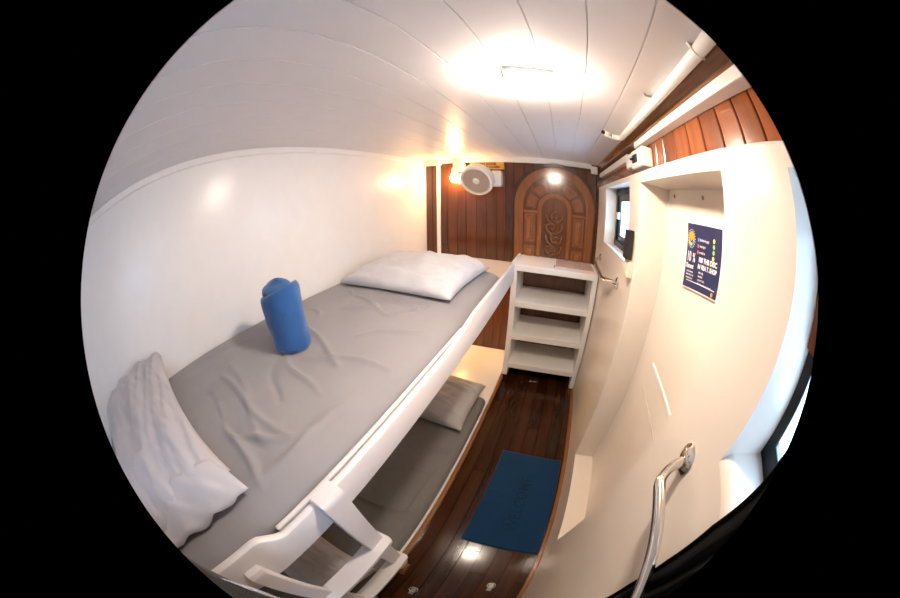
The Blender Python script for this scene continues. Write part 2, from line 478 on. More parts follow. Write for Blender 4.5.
# arched door
d = empty('door_1', (-.035, YF, .93), 'carved orange-brown arched wooden door above the white steps', kind='structure')
CX, SZ = -.035, 1.412
def archpts(r, zb, n=28, cz=SZ): return [(CX + r, zb)] + [(CX + r * math.cos(PI * k / n), cz + r * math.sin(PI * k / n)) for k in range(n + 1)] + [(CX - r, zb)]
ty = lambda u, v, dd: Vector((u, dd, v))
bm = B(); prism(bm, archpts(.345, .70), ty, YF + .002, YF - .010)
obj('door_panel', bm, 'doordark', d)
def archring(bm, r0, r1, zb, y0, y1, n=36, a0=0, a1=PI, legs=True, bev=.004, cz=SZ):
    pts = []
    if legs: pts.append((CX + r1, zb))
    pts += [(CX + r1 * math.cos(a0 + (a1 - a0) * k / n), cz + r1 * math.sin(a0 + (a1 - a0) * k / n)) for k in range(n + 1)]
    if legs: pts += [(CX - r1, zb), (CX - r0, zb)]
    pts += [(CX + r0 * math.cos(a1 + (a0 - a1) * k / n), cz + r0 * math.sin(a1 + (a0 - a1) * k / n)) for k in range(n + 1)]
    if legs: pts.append((CX + r0, zb))
    prism(bm, pts, ty, y0, y1, bev)
bm = B(); archring(bm, .342, .366, .93, YF, YF - .045)
obj('arch_frame', bm, 'arch', d, auto=40)
bm = B(); archring(bm, .262, .335, .93, YF - .009, YF - .038, bev=.008)
obj('door_rim', bm, 'door', d, auto=40)
# fan of raised wedges
fz = 1.385
for k in range(5):
    a0 = PI * (k + .10) / 5; a1 = PI * (k + .90) / 5
    bm = B(); archring(bm, .158, .243, 0, YF - .009, YF - .030, 10, a0, a1, False, .004, fz)
    archring(bm, .172, .229, 0, YF - .030, YF - .046, 10, a0 + .09, a1 - .09, False, .009, fz)
    obj('fan_wedge', bm, 'door', d, auto=35)
bm = B(); archring(bm, .108, .142, .93, YF - .009, YF - .044, 28, 0, PI, True, .010, fz)
obj('centre_frame', bm, 'door', d, auto=40)
# carved scrolls on the centre panel
bm = B()
for zc, sg in ((.975, 1), (1.06, -1), (1.15, 1), (1.24, -1), (1.33, 1)):
    pts = []
    for i in range(26):
        t = i / 25; th = sg * (t * 3.6 * PI * .62) + (PI / 2 if sg > 0 else -PI / 2)
        r = .052 * (1 - .8 * t)
        pts.append((CX + sg * .018 + r * math.cos(th) * 1.1, YF - .016, zc + r * math.sin(th)))
    tube(bm, pts, [.0155 * (1 - .45 * i / 25) for i in range(26)], 8)
    for s2 in (-1, 1):
        pts = [(CX + s2 * .02, YF - .024, zc - .045), (CX + s2 * .055, YF - .028, zc - .03), (CX + s2 * .072, YF - .026, zc + .01), (CX + s2 * .06, YF - .024, zc + .035)]
        sp = smoothpath(pts); tube(bm, sp, [.004 + .0090 * math.sin(PI * min(1, .12 + .88 * i / (len(sp) - 1))) for i in range(len(sp))], 8)
tube(bm, smoothpath([(CX, YF - .022, .94), (CX + .03, YF - .024, 1.05), (CX - .03, YF - .024, 1.18), (CX + .025, YF - .024, 1.3), (CX, YF - .022, 1.44)]), .006, 8)
obj('carved_scroll', bm, 'doordark', d, smooth=True)
# side panels
for s2 in (-1, 1):
    xa, xb = sorted((CX + s2 * .158, CX + s2 * .252))
    for z0, z1 in ((1.105, 1.345), (.93, 1.075)):
        bm = B(); box(bm, xa, xb, YF - .024, YF - .009, z0, z1, .003)
        box(bm, xa + .018, xb - .018, YF - .046, YF - .020, z0 + .02, z1 - .02, .014, 2)
        if z0 > 1: box(bm, xa + .034, xb - .034, YF - .056, YF - .040, z0 + .05, z1 - .05, .008, 2)
        obj('side_panel', bm, 'door', d)
bm = B()
for s2 in (-1, 1): box(bm, min(CX + s2 * .145, CX + s2 * .262), max(CX + s2 * .145, CX + s2 * .262), YF - .046, YF - .009, 1.350, 1.374, .006)
obj('cross_rail', bm, 'door', d)

# ------------------------------------------------------------------ upper bunk
XF0, XF1 = -.320, -.300
bk = empty('upper_bunk', (-.75, .5, .87), 'white upper bunk with a curved leeboard along the left wall', 'bunk bed')
bm = B(); box(bm, XW + .002, XF0, YN + .02, YF - .002, .868, .908, .004)
obj('bed_base', bm, 'bunkw', bk)
def sstep(a, b_, t):
    t = max(0, min(1, (t - a) / (b_ - a))); return t * t * (3 - 2 * t)
def fas_top(y): return 1.012 - .047 * sstep(-.150, -.065, y) + .036 * sstep(.68, 1.02, y) + .0 * y
bm = B()
yy = [YN + .02 + (1.905 - YN - .02) * k / 150 for k in range(151)]
zb = .870
sec = []
for y in yy:
    t = fas_top(y)
    pts = [(XF0, zb), (XF1, zb), (XF1, t - .009), (XF1 - .003, t - .003), (XF1 - .009, t), (XF0 + .006, t), (XF0 + .001, t - .003), (XF0, t - .008)]
    sec.append([bm.verts.new((u, y, v)) for u, v in pts])
for A, Bq in zip(sec[:-1], sec[1:]):
    n = len(A)
    for i in range(n): bm.faces.new((A[i], A[(i + 1) % n], Bq[(i + 1) % n], Bq[i]))
bm.faces.new(sec[0]); bm.faces.new(list(reversed(sec[-1])))
obj('leeboard', bm, 'bunkw', bk, auto=35)
bm = B(); box(bm, -.3275, XF0, -.09, .95, .905, .946)
tag(obj('raw_edge', bm, 'arch', bk), 'bare brown wood edge inside the leeboard')
bm = B(); box(bm, -.3405, -.3275, -.075, .90, .905, .959, .004)
obj('inner_batten', bm, 'bunkw', bk)

# ------------------------------------------------------------------ mattresses
def wrinkles(creases, x, y, seed):
    h = .0035 * noise.noise(Vector((x * 5, y * 4, seed))) + .0018 * noise.noise(Vector((x * 16, y * 11, seed + 5)))
    for (x0, y0, x1, y1, a, w_) in creases:
        dx, dy = x1 - x0, y1 - y0; L2 = dx * dx + dy * dy
        t = ((x - x0) * dx + (y - y0) * dy) / L2
        if t < -.2 or t > 1.2: continue
        tc = max(0, min(1, t))
        bend = .018 * math.sin(tc * 5 + x0 * 20)
        px, py = x - (x0 + dx * tc), y - (y0 + dy * tc)
        nl = ((px * -dy + py * dx) / math.sqrt(L2)) - bend
        dl = abs(nl) + max(0, abs(t - .5) - .5) * math.sqrt(L2)
        h += 1.9 * a * math.exp(-(dl / (w_ * .72)) ** 2) * math.sin(PI * max(0, min(1, (t + .2) / 1.4)))
    return h

def mattress(x0, x1, y0, y1, z0, z1, edge, drop, creases, seed, nx=130, ny=320):
    bm = B(); P = []
    for j in range(ny + 1):
        row = []
        for i in range(nx + 1):
            u = i / nx; v = j / ny
            u = u * .55 + .45 * (3 * u * u - 2 * u ** 3); v = v * .8 + .2 * (3 * v * v - 2 * v ** 3)
            x = x0 + (x1 - x0) * u; y = y0 + (y1 - y0) * v
            z = z1
            for dd, e, dr in ((x1 - x, edge, drop), (x - x0, .03, .02), (y1 - y, .06, .03), (y - y0, .06, .03)):
                if dd < e: z -= dr * (1 - math.sqrt(max(0, 1 - (1 - dd / e) ** 2)))
            ed = min(1, min(x1 - x, x - x0, y1 - y, y - y0) / .05)
            z += wrinkles(creases, x, y, seed) * ed
            row.append(bm.verts.new((x, y, z)))
        P.append(row)
    for j in range(ny):
        for i in range(nx): bm.faces.new((P[j][i], P[j][i + 1], P[j + 1][i + 1], P[j + 1][i]))
    ring = P[0] + [P[j][nx] for j in range(1, ny + 1)] + [P[ny][i] for i in range(nx - 1, -1, -1)] + [P[j][0] for j in range(ny - 1, 0, -1)]
    low = [bm.verts.new((v.co.x, v.co.y, z0)) for v in ring]
    n = len(ring)
    for i in range(n): bm.faces.new((ring[i], ring[(i + 1) % n], low[(i + 1) % n], low[i]))
    bm.faces.new(low)
    return bm

cr = [(-.98, .60, -.55, .46, .007, .014), (-.78, .40, -.52, .30, .006, .012), (-.80, .36, -.60, .20, -.006, .014), (-.70, .43, -.42, .52, .006, .013),
      (-.95, .20, -.50, .10, .005, .02), (-.90, .12, -.46, .16, .007, .016), (-.85, .02, -.50, .06, -.006, .022), (-.75, .06, -.42, -.02, .008, .02),
      (-1.12, .12, -1.02, .35, .005, .014), (-.62, .62, -.44, .78, .005, .016), (-.95, .95, -.62, .84, .006, .014), (-.72, .98, -.50, .90, .005, .013),
      (-.86, .78, -.70, .92, .006, .012), (-.60, .80, -.52, 1.0, -.006, .014), (-1.05, .75, -.92, .68, .006, .012), (-.45, -.05, -.40, .35, .006, .02),
      (-1.0, 1.02, -.9, .86, .005, .012), (-.9, .42, -1.1, .52, .006, .012), (-.58, .0, -.44, .20, .006, .018)]
o = obj('mattress', mattress(XW + .003, -.342, -.92, 1.635, .908, .992, .13, .050, cr, 1.0), 'sheet', smooth=True)
tag(o, 'grey-sheeted mattress on the upper bunk, under the blue rolled towel', 'mattress')
cr2 = [(-.9, .3, -.40, .42, .005, .014), (-.8, .12, -.40, .20, .005, .014), (-.7, .62, -.38, .70, .004, .014), (-.75, .8, -.40, .86, -.004, .016), (-.45, .2, -.37, .75, .004, .015), (-.8, -.1, -.4, -.05, .005, .014), (-.7, -.3, -.4, -.16, .005, .016)]

# ------------------------------------------------------------------ lower bunk
lb = empty('lower_bunk', (-.75, .5, 0), 'low cream-white bunk platform beside the floor boards', 'bunk bed')
bm = B(); box(bm, XW, -.330, YN + .02, YF - .002, .001, .040, .004)
obj('bed_base', bm, 'bunkw', lb)
bm = B(); box(bm, -.330, -.306, YN + .02, 1.868, .001, .036, .004)
tag(obj('edge_strip', bm, 'floortrim', lb), 'brown wooden edge strip')
bm = B(); box(bm, -.306, -.262, .02, .105, .001, .045, .003)
tag(obj('foot_block', bm, 'floortrim', lb), 'small brown wooden block')
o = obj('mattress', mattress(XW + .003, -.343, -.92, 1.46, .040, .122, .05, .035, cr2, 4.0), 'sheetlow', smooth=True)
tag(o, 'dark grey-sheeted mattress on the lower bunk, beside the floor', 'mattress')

# ------------------------------------------------------------------ pillows
def pillow(hx, hy, ht, seed, lift=None, n=46, wr=.010, e0=.30):
    """closed pillow centred at the origin, base near z=0; lift(u,v) raises both sides"""
    bm = B(); T = []; L = []
    for j in range(n + 1):
        rt, rl = [], []
        for i in range(n + 1):
            u = -1 + 2 * i / n; v = -1 + 2 * j / n
            u = math.copysign(abs(u) ** .85, u); v = math.copysign(abs(v) ** .85, v)
            x = hx * u * (1 - .06 * (1 - v * v) * abs(u) ** 3) ; y = hy * v * (1 - .07 * (1 - u * u) * abs(v) ** 3)
            f = max(0, (1 - u ** 4)) ** .36 * max(0, (1 - v ** 4)) ** .36
            f *= .72 + .28 * (1 - u * u) * (1 - v * v)
            w1 = noise.noise(Vector((u * 2.2 + seed, v * 3.6, seed))) * wr + noise.noise(Vector((u * 5 + seed, v * 9, seed + 3))) * wr * .45
            crn = noise.noise(Vector((u * 1.4 + v * 5.5 + seed, v * 1.2, seed + 9)))
            w1 -= wr * .8 * math.exp(-(crn / .10) ** 2)
            g = lift(u, v) if lift else 0
            zt = ht * (e0 + (1 - e0) * f) + w1 * min(1, f * 2.2) + g
            zl = ht * e0 * (1 - f) ** 1.0 + g * .9
            if i in (0, n) or j in (0, n):
                zt = zl = ht * e0 + g
            rt.append(Vector((x, y, zt))); rl.append(Vector((x, y, min(zl, zt))))
        T.append(rt); L.append(rl)
    vt = [[bm.verts.new(p) for p in r] for r in T]
    vl = [[vt[j][i] if (i in (0, n) or j in (0, n)) else bm.verts.new(L[j][i]) for i in range(n + 1)] for j in range(n + 1)]
    for j in range(n):
        for i in range(n):
            bm.faces.new((vt[j][i], vt[j][i + 1], vt[j + 1][i + 1], vt[j + 1][i]))
            bm.faces.new((vl[j][i], vl[j + 1][i], vl[j + 1][i + 1], vl[j][i + 1]))
    return bm
def place(bm, M4):
    bmesh.ops.transform(bm, matrix=M4, verts=bm.verts); return bm

# near pillow, its open hem towards the aisle
pb = empty('pillow', (-.80, -.30, .992), 'pale lavender-grey pillow at the near end of the upper bunk, open hem towards the ladder', 'pillow')
bm = place(pillow(.378, .312, .140, 2.0, lambda u, v: .060 * max(0, -u) ** 1.4, wr=.016), Matrix.Translation((-.806, -.402, .990)) @ Matrix.Rotation(math.radians(6), 4, 'Z'))
obj('pillow_body', bm, 'case', pb, smooth=True)
bm = B()   # rumpled open hem tucked over the pillow's end
for lip in (0, 1):
    G = []
    for j in range(37):
        v = -1 + 2 * j / 36; row = []
        for i in range(11):
            t = i / 10
            e_ = math.sqrt(max(0, 1 - v ** 4))
            xx = -.500 + (.088 if lip == 0 else .066) * t + (.010 * math.sin(v * 8 + 2.4) * t if lip else .004 * math.sin(v * 3.1) * t)
            yy_ = -.318 + .274 * v * (1 - .06 * t * lip) - .03 * (1 - t)
            z = (1.042 + .040 * e_ * (1 - t) ** .8 * (1 if lip == 0 else .55)) - (.030 * t * t if lip == 0 else .034 * t) + .0065 * math.sin(v * 10 + lip * 1.7 + t * 3) * t * e_ + .009 * math.exp(-((v - .35 - .5 * t) / .07) ** 2) + .008 * math.exp(-((v + .25 - .7 * t) / .06) ** 2)
            row.append(bm.verts.new((xx, yy_, max(z, .997))))
        G.append(row)
    for r0, r1 in zip(G[:-1], G[1:]):
        for i in range(10): bm.faces.new((r0[i], r0[i + 1], r1[i + 1], r1[i]))
o = obj('pillowcase_hem', bm, 'case', pb, smooth=True)
sm = o.modifiers.new('thick', 'SOLIDIFY'); sm.thickness = .004
# far pillow
pb = obj('pillow', place(pillow(.345, .290, .130, 6.0, lambda u, v: .035 * max(0, -u) ** 2 * max(0, v), wr=.020, e0=.16), Matrix.Translation((-.765, 1.318, .990)) @ Matrix.Rotation(math.radians(-2), 4, 'Z')), 'casew', smooth=True)
tag(pb, 'white crumpled pillow at the far end of the upper bunk, below the wall fan', 'pillow')
pb = obj('pillow', place(pillow(.31, .245, .14, 11.0, wr=.013), Matrix.Translation((-.68, 1.285, .120)) @ Matrix.Rotation(math.radians(-1), 4, 'Z')), 'caseg', smooth=True)
tag(pb, 'grey pillow on the lower bunk, half hidden under the upper one', 'pillow')

pb = obj('pillow', place(pillow(.33, .22, .13, 15.0, wr=.012), Matrix.Translation((-.68, -.225, .120)) @ Matrix.Rotation(math.radians(-3), 4, 'Z')), 'caseb', smooth=True)
tag(pb, 'grey pillow on the lower bunk, seen between the ladder rails', 'pillow')

# ------------------------------------------------------------------ rolled towel
tw = empty('rolled_towel', (-.80, .445, .990), 'blue towel rolled up tight and stood upright on the grey sheet', 'towel')
def rollpt(a, t, r):
    lean = Vector((-.040 * t, .012 * t, 0))
    return Vector((-.798, .446, .9905)) + lean + Vector((math.cos(a) * r, math.sin(a) * r, 0))
bm = B(); n = 56; rings = []
for k in range(25):
    t = k / 24; row = []
    for i in range(n):
        a = 2 * PI * i / n
        r = .078 + .004 * math.sin(2 * a + 1) + .0035 * noise.noise(Vector((math.cos(a) * 2, math.sin(a) * 2, t * 5)))
        r *= 1 - .10 * max(0, (t - .9) / .1) ** 2 - .20 * max(0, (.10 - t) / .10) ** 2 - .06 + .10 * t
        z = .210 * t + .024 * math.cos(a - .3) * t ** 2
        v = rollpt(a, t, r); v.z += z; row.append(bm.verts.new(v))
    rings.append(row)
for A, Bq in zip(rings[:-1], rings[1:]):
    for i in range(n): bm.faces.new((A[i], A[(i + 1) % n], Bq[(i + 1) % n], Bq[i]))
bm.faces.new(rings[0])
c = bm.verts.new(rollpt(0, 1, 0) + Vector((0, 0, .205)))
for i in range(n): bm.faces.new((rings[-1][i], rings[-1][(i + 1) % n], c))
obj('roll', bm, 'towel', tw, smooth=True)
bm = B(); rings = []   # inner turns standing above the outer layer
for k in range(9):
    t = k / 8; row = []
    for i in range(n):
        a = 2 * PI * i / n
        r = .061 * (1 - .92 * max(0, (t - .35) / .65) ** 2.4) * (1 + .05 * noise.noise(Vector((math.cos(a) * 3, math.sin(a) * 3, t * 2 + 7)))) - .006 * math.exp(-((a - 3.6) / .25) ** 2)
        p = rollpt(a, 1, r); p.x -= .010; p.z += .184 + .056 * t ** .8 + .016 * math.cos(a - 2.6) * (1 - t * .5); row.append(bm.verts.new(p))
    rings.append(row)
for A, Bq in zip(rings[:-1], rings[1:]):
    for i in range(n): bm.faces.new((A[i], A[(i + 1) % n], Bq[(i + 1) % n], Bq[i]))
bm.faces.new(rings[0]); bm.faces.new(list(reversed(rings[-1])))
obj('roll_end', bm, 'towel', tw, smooth=True)
bm = B(); pts = []
for i in range(9):
    a = PI * (1.05 + .45 * i / 8); p = rollpt(a, 1, .064 - .010 * abs(i - 4) / 4); p.z += .216 + .016 * math.cos(a - .6); pts.append(p)
tube(bm, smoothpath(pts, it=1), .005, 8)
obj('towel_edge', bm, 'toweledge', tw, smooth=True)

# ------------------------------------------------------------------ ladder
ld = empty('bunk_ladder', (-.29, -.07, .04), 'white two-rung ladder fixed to the leeboard of the upper bunk', 'ladder')
for y0, y1 in ((.050, .122), (-.292, -.215)):
    zt = .977 if y0 > 0 else .964
    if y0 > 0: pr = [(-.319, .967), (-.319, zt), (-.292, zt), (-.284, zt - .003), (-.279, zt - .010), (-.277, zt - .020), (-.277, .046), (-.299, .046), (-.299, .967)]
    else: pr = [(-.299, zt), (-.284, zt), (-.279, zt - .006), (-.277, zt - .014), (-.277, .041), (-.299, .041)]
    bm = B(); prism(bm, pr, lambda u, v, dd: Vector((u, dd, v)), y0, y1)
    bmesh.ops.bevel(bm, geom=[e for e in bm.edges if abs((e.verts[0].co - e.verts[1].co).y) < 1e-6], offset=.003, segments=2, affect='EDGES')
    obj('rail', bm, 'bunkw', ld, auto=35)
for z in (.60, .255):
    pts = []
    x0, x1, ya, yb_ = -.312, -.247, -.30, .135
    for cx, cy, a0 in ((x1 - .02, yb_ - .02, 0), (x0 + .006, yb_ - .006, PI / 2), (x0 + .006, ya + .006, PI), (x1 - .02, ya + .02, 1.5 * PI)):
        r = .02 if cx > -.28 else .006
        for k in range(6): pts.append((cx + r * math.cos(a0 + PI / 2 * k / 5), cy + r * math.sin(a0 + PI / 2 * k / 5)))
    bm = B(); prism(bm, pts, lambda u, v, dd: Vector((u, v, dd)), z - .022, z, .004)
    obj('rung', bm, 'bunkw', ld, auto=35)

# ------------------------------------------------------------------ steps
st = empty('cabin_steps', (0, 2.06, 0), 'white four-tread steps leading up to the arched door', 'steps')
Y0 = 1.872
for x0, x1 in ((-.3215, -.2785), (.285, .3235)):
    bm = B(); box(bm, x0, x1, Y0, YF - .006, .001 if x0 > 0 else .042, .945, .003); obj('side_panel', bm, 'trimw', st)
for zt in (.168, .442, .716):
    bm = B(); box(bm, -.2785, .285, Y0 + .004, YF - .004, zt - .048, zt, .003); obj('tread', bm, 'trimw', st)
bm = B(); box(bm, -.322, .324, Y0 - .004, YF - .024, .944, .990, .004); obj('tread', bm, 'trimw', st)
bm = B(); box(bm, .0, .30, 1.97, 2.225, .990, .9915); tag(obj('antislip_mat', bm, 'grid', st), 'worn pinkish-brown mesh strip')
bm = B(); box(bm, -.012, -.002, 1.93, 1.99, .990, .994, .001); tag(obj('metal_catch', bm, 'steel', st), 'small grey metal catch')
bm = B(); box(bm, -.2785, .285, YF - .012, YF - .005, .01, .945); tag(obj('back_panel', bm, 'panel', st), 'dark red-brown back')
bm = B(); box(bm, -.3225, -.302, Y0 - .004, 2.22, .990, 1.004, .003); obj('side_lip', bm, 'trimw', st)

# ------------------------------------------------------------------ grab rails
def grab_rail(pts, ends, label, r=.0125):
    g = empty('grab_rail', ends[0], label, 'grab rail', None)
    bm = B(); tube(bm, pts, r, 16); obj('tube', bm, 'chrome', g, smooth=True)
    for e in ends:
        bm = B(); lathe(bm, [(0, 0), (.030, 0), (.031, .004), (.024, .009), (.016, .013), (0, .013)], e, (-1, 0, 0), 28)
        fl = obj('flange', bm, 'chrome', g, auto=40)
        for k in range(3):
            bm = B(); aa = k * 2 * PI / 3 + .4
            lathe(bm, [(0, 0), (.0042, 0), (.0035, .002), (0, .003)], Vector(e) + Vector((-.0065, .0225 * math.cos(aa), .0225 * math.sin(aa))), (-1, 0, 0), 8)
            obj('screw', bm, 'steel', fl)
bend = lambda a, b_, c_, r: [Vector(b_).lerp(Vector(a), r), Vector(b_).lerp(Vector(a), r * .45), Vector(b_).lerp(Vector(c_), r * .45), Vector(b_).lerp(Vector(c_), r)]
p0, p1, p2, p3 = (XR, .248, 1.115), (.268, .240, 1.095), (.268, -.42, 1.105), (XR, -.43, 1.115)
grab_rail([p0, *smoothpath(bend(p0, p1, Vector(p1).lerp(Vector(p2), .09), .75)), *smoothpath(bend(Vector(p2).lerp(Vector(p1), .09), p2, p3, .75)), p3], [p0, p3], 'polished steel grab rail beside the large window, nearest the camera')
p0, p1, p2, p3 = (XR, 1.902, 1.116), (.268, 1.80, 1.108), (.268, 1.40, 1.092), (XR, 1.285, 1.112)
grab_rail([p0, *smoothpath(bend(p0, p1, Vector(p1).lerp(Vector(p2), .12), .7)), *smoothpath(bend(Vector(p2).lerp(Vector(p1), .12), p2, p3, .7)), p3], [p0, p3], 'short polished steel grab rail beside the white steps, below the small window', .011)

# ------------------------------------------------------------------ wall fan
fn = empty('wall_fan', (-.56, YF, 1.62), 'round white wall fan tilted down, left of the arched door', 'fan')
fc, bc = Vector((-.640, 2.035, 1.580)), Vector((-.632, 2.130, 1.640))
ax = (fc - bc).normalized()
bm = B(); lathe(bm, [(0, -.075), (.045, -.072), (.05, -.02), (.085, 0), (.122, .020), (.134, .045), (.136, .085), (.131, .104), (.122, .109), (.113, .108), (.111, .098), (.113, .09), (0, .082)], bc, ax, 48)
obj('housing', bm, 'plastic', fn, auto=45)
bm = B()
for k in range(9):
    r = .028 + .0102 * k
    tube(bm, [bc + ax * .100 + (ax.cross(Vector((0, 0, 1))).normalized() * math.cos(2 * PI * i / 36) + ax.cross(ax.cross(Vector((0, 0, 1))).normalized()) * math.sin(2 * PI * i / 36)) * r for i in range(36)], .0024, 6, True)
ux = ax.cross(Vector((0, 0, 1))).normalized(); uz = ax.cross(ux)
for k in range(12):
    a = 2 * PI * k / 12
    tube(bm, [bc + ax * .097 + (ux * math.cos(a + .5 * s_) + uz * math.sin(a + .5 * s_)) * (.026 + .086 * s_) for s_ in (0, .33, .66, 1)], .0022, 6)
obj('grille', bm, 'grille', fn, smooth=True)
bm = B(); lathe(bm, [(0, .094), (.027, .094), (.028, .104), (.022, .110), (0, .112)], bc, ax, 32); obj('hub', bm, 'plastic', fn, auto=40)
bm = B(); lathe(bm, [(0, .0825), (.111, .0885), (.111, .0915), (0, .0855)], bc, ax, 48); obj('grille_backing', bm, 'grille', fn, auto=40)
bm = B(); box(bm, -.552, -.470, 2.175, YF, 1.553, 1.690, .012, 3); obj('wall_bracket', bm, 'plastic', fn, auto=40)
bm = B(); tube(bm, smoothpath([(-.53, 2.20, 1.63), (-.56, 2.17, 1.64), bc - ax * .05]), .02, 12); obj('swivel_arm', bm, 'plastic', fn, smooth=True)

# ------------------------------------------------------------------ wall lamps
def wall_lamp(x, z, label):
    g = empty('wall_lamp', (x, YF, z), label, 'lamp', None)
    bm = B(); lathe(bm, [(0, 0), (.050, 0), (.050, .012), (.046, .018), (0, .019)], (x + .012, YF, z + .055), (0, -1, 0), 30)
    box(bm, x - .045, x + .005, 2.225, YF - .004, z + .01, z + .098, .010, 3); obj('bracket', bm, 'plastic', g, auto=40)
    bm = B(); lathe(bm, [(0, .060), (.026, .056), (.030, .03), (.030, .0), (0, .0)], (x - .020, 2.215, z - .022), (0, 0, 1), 24); lh = obj('lamp_holder', bm, 'plastic', g, auto=40)
    bm = B(); lathe(bm, [(0, -.062), (.022, -.056), (.037, -.034), (.040, -.012), (.030, .012), (.020, .026), (0, .028)], (x - .020, 2.215, z - .040), (0, 0, 1), 28); obj('bulb', bm, 'bulb', lh, smooth=True)
    return g
wall_lamp(-.862, 1.690, 'glowing warm lamp on the brown far wall, left of the wall fan')
wall_lamp(-.80, .56, 'glowing warm lamp on the brown far wall under the upper bunk')

# ------------------------------------------------------------------ ceiling light
cl = empty('ceiling_light', (-.066, .690, 1.82), 'small square glowing ceiling light', 'lamp')
rot = Matrix.Translation((-.066, .690, 0)) @ Matrix.Rotation(math.radians(9), 4, 'Z')
cz = 1.8215
bm = B(); ringframe_pts = None
for x0, x1, y0, y1 in ((-.062, .062, -.057, -.049), (-.062, .062, .049, .057), (-.062, -.054, -.05, .05), (.054, .062, -.05, .05)): box(bm, x0, x1, y0, y1, cz - .014, cz, .001, 1)
place(bm, rot); lf = obj('lamp_frame', bm, 'plastic', cl)
bm = B(); box(bm, -.0535, .0535, -.0485, .0485, cz - .036, cz - .004, .006, 2); place(bm, rot); obj('diffuser', bm, 'diffuser', cl)

# ------------------------------------------------------------------ small wall fittings
sg = empty('sign_plate', (-.612, YF, 1.714), 'small gold sign plate above the wall fan', 'sign')
bm = B(); box(bm, -.762, -.462, YF - .008, YF, 1.712, 1.775, .002); obj('plate', bm, 'gold', sg)
wt = lambda x0, z0: (lambda u, v, dd: Vector((x0 + u, YF - .008 - dd, z0 + v)))
pl_ = sg.children[0]
obj('lettering', textbm('CABIN DOOR', .030, wt(-.715, 1.748), bold=.002), 'signtext', pl_); obj('lettering', textbm('PLEASE KEEP CLOSED', .026, wt(-.745, 1.722), bold=.002), 'signtext', pl_)

jb = empty('junction_box', (-1.10, YF, 1.765), 'white junction box in the far left ceiling corner', 'junction box')
bm = B(); box(bm, -1.175, -1.026, 2.205, YF, 1.762, 1.828 - .014, .006, 2); obj('box_body', bm, 'plastic', jb)
bm = B(); box(bm, -1.166, -1.036, 2.199, 2.206, 1.769, 1.806, .003, 2); obj('box_lid', bm, 'plastic', jb)

sw = empty('switch_box', (.36, 1.10, 1.645), 'white switch box with a black toggle at the end of the white board', 'switch box')
bm = B(); box(bm, .338, .379, 1.150, 1.290, 1.667, 1.735, .007, 3); tag(obj('side_box', bm, 'plastic', sw), None)
bm = B(); box(bm, .328, .379, .975, 1.150, 1.648, 1.730, .008, 3); obj('box_body', bm, 'plastic', sw)
bm = B(); box(bm, .322, .329, 1.052, 1.118, 1.672, 1.706, .002); tp = obj('toggle_plate', bm, 'black', sw)
bm = B(); tube(bm, [(.326, 1.085, 1.690), (.308, 1.098, 1.684)], .005, 10); obj('toggle', bm, 'black', tp)
ct = obj('cable_trunking', B(), 'plastic') if False else None
bm = B(); box(bm, .345, .379, 1.290, YF - .002, 1.712, 1.750, .004)
tag(obj('cable_trunking', bm, 'plastic'), 'white cable trunking running from the switch box to the far wall', 'cable trunking')
bm = B(); box(bm, .270, .325, YF - .034, YF - .0005, 1.735, 1.80, .004)
tag(obj('trim_9', bm, 'trimw'), kind='structure', label='white corner block above the arched door')

# conduit pipe under the ceiling edge
cp = empty('conduit_pipe', (.300, .2, 1.79), 'long white conduit pipe along the ceiling edge above the right wall', 'pipe')
bm = B()
zp = ceil_z(.299) - .0145
tube(bm, [(.299, YN + .01, zp), (.299, .2, zp), (.299, 1.13, zp), *smoothpath([(.299, 1.15, zp), (.300, 1.19, zp), (.275, 1.205, zp), (.25, 1.20, zp + .002)]), (.213, 1.178, zp + .006)], .0135, 16)
obj('pipe', bm, 'plastic', cp, smooth=True)
bm = B(); tube(bm, [(.2135, 1.1785, zp + .006), (.206, 1.174, zp + .007)], .0095, 12); obj('pipe_end', bm, 'blackrub', cp)
for y in (-.55, .285):
    bm = B()
    tube(bm, [(0.299 + .0155 * math.cos(a), y, zp + .0155 * math.sin(a)) for a in [PI * 2 * k / 20 for k in range(20)]], .0022, 6, True)
    box(bm, .2815, .287, y - .004, y + .004, zp, ceil_z(.285)); obj('pipe_clip', bm, 'plastic', cp)
bm = B(); tube(bm, [(.268, .655, ceil_z(.27) + .001), (.268, .655, ceil_z(.27) - .007), (.282, .640, ceil_z(.27) - .012)], .004, 8); tag(obj('ceiling_hook', bm, 'steel'), 'tiny brown metal hook on the ceiling beside the white pipe', 'hook')

# control box beside the small window
cb = empty('control_box', (.318, 1.10, 1.20), 'ivory wall control with a dark front, right of the small window', 'wall control')
bm = B(); box(bm, .303, XR + .002, 1.05, 1.115, 1.200, 1.382, .004); obj('box_body', bm, 'ivory', cb)
bm = B(); box(bm, .287, .316, 1.042, 1.10, 1.275, 1.390, .003); tag(obj('dark_front', bm, 'black', cb), 'dark brown front slab')
bm = B(); box(bm, .300, .3035, 1.055, 1.11, 1.21, 1.26, .001); obj('cover_plate', bm, 'ivory', cb)

# screws in the niche
for y in (.952, .706):
    bm = B(); lathe(bm, [(0, 0), (.0075, 0), (.006, .003), (0, .004)], (XB + .0115, y, 1.560), (-1, 0, 0), 12)
    tag(obj('wall_screw', bm, 'steel'), 'small dark screw high in the niche, ' + ('nearer the arched door' if y > .8 else 'nearer the poster edge'), 'screw', 'screws at the top of the niche')

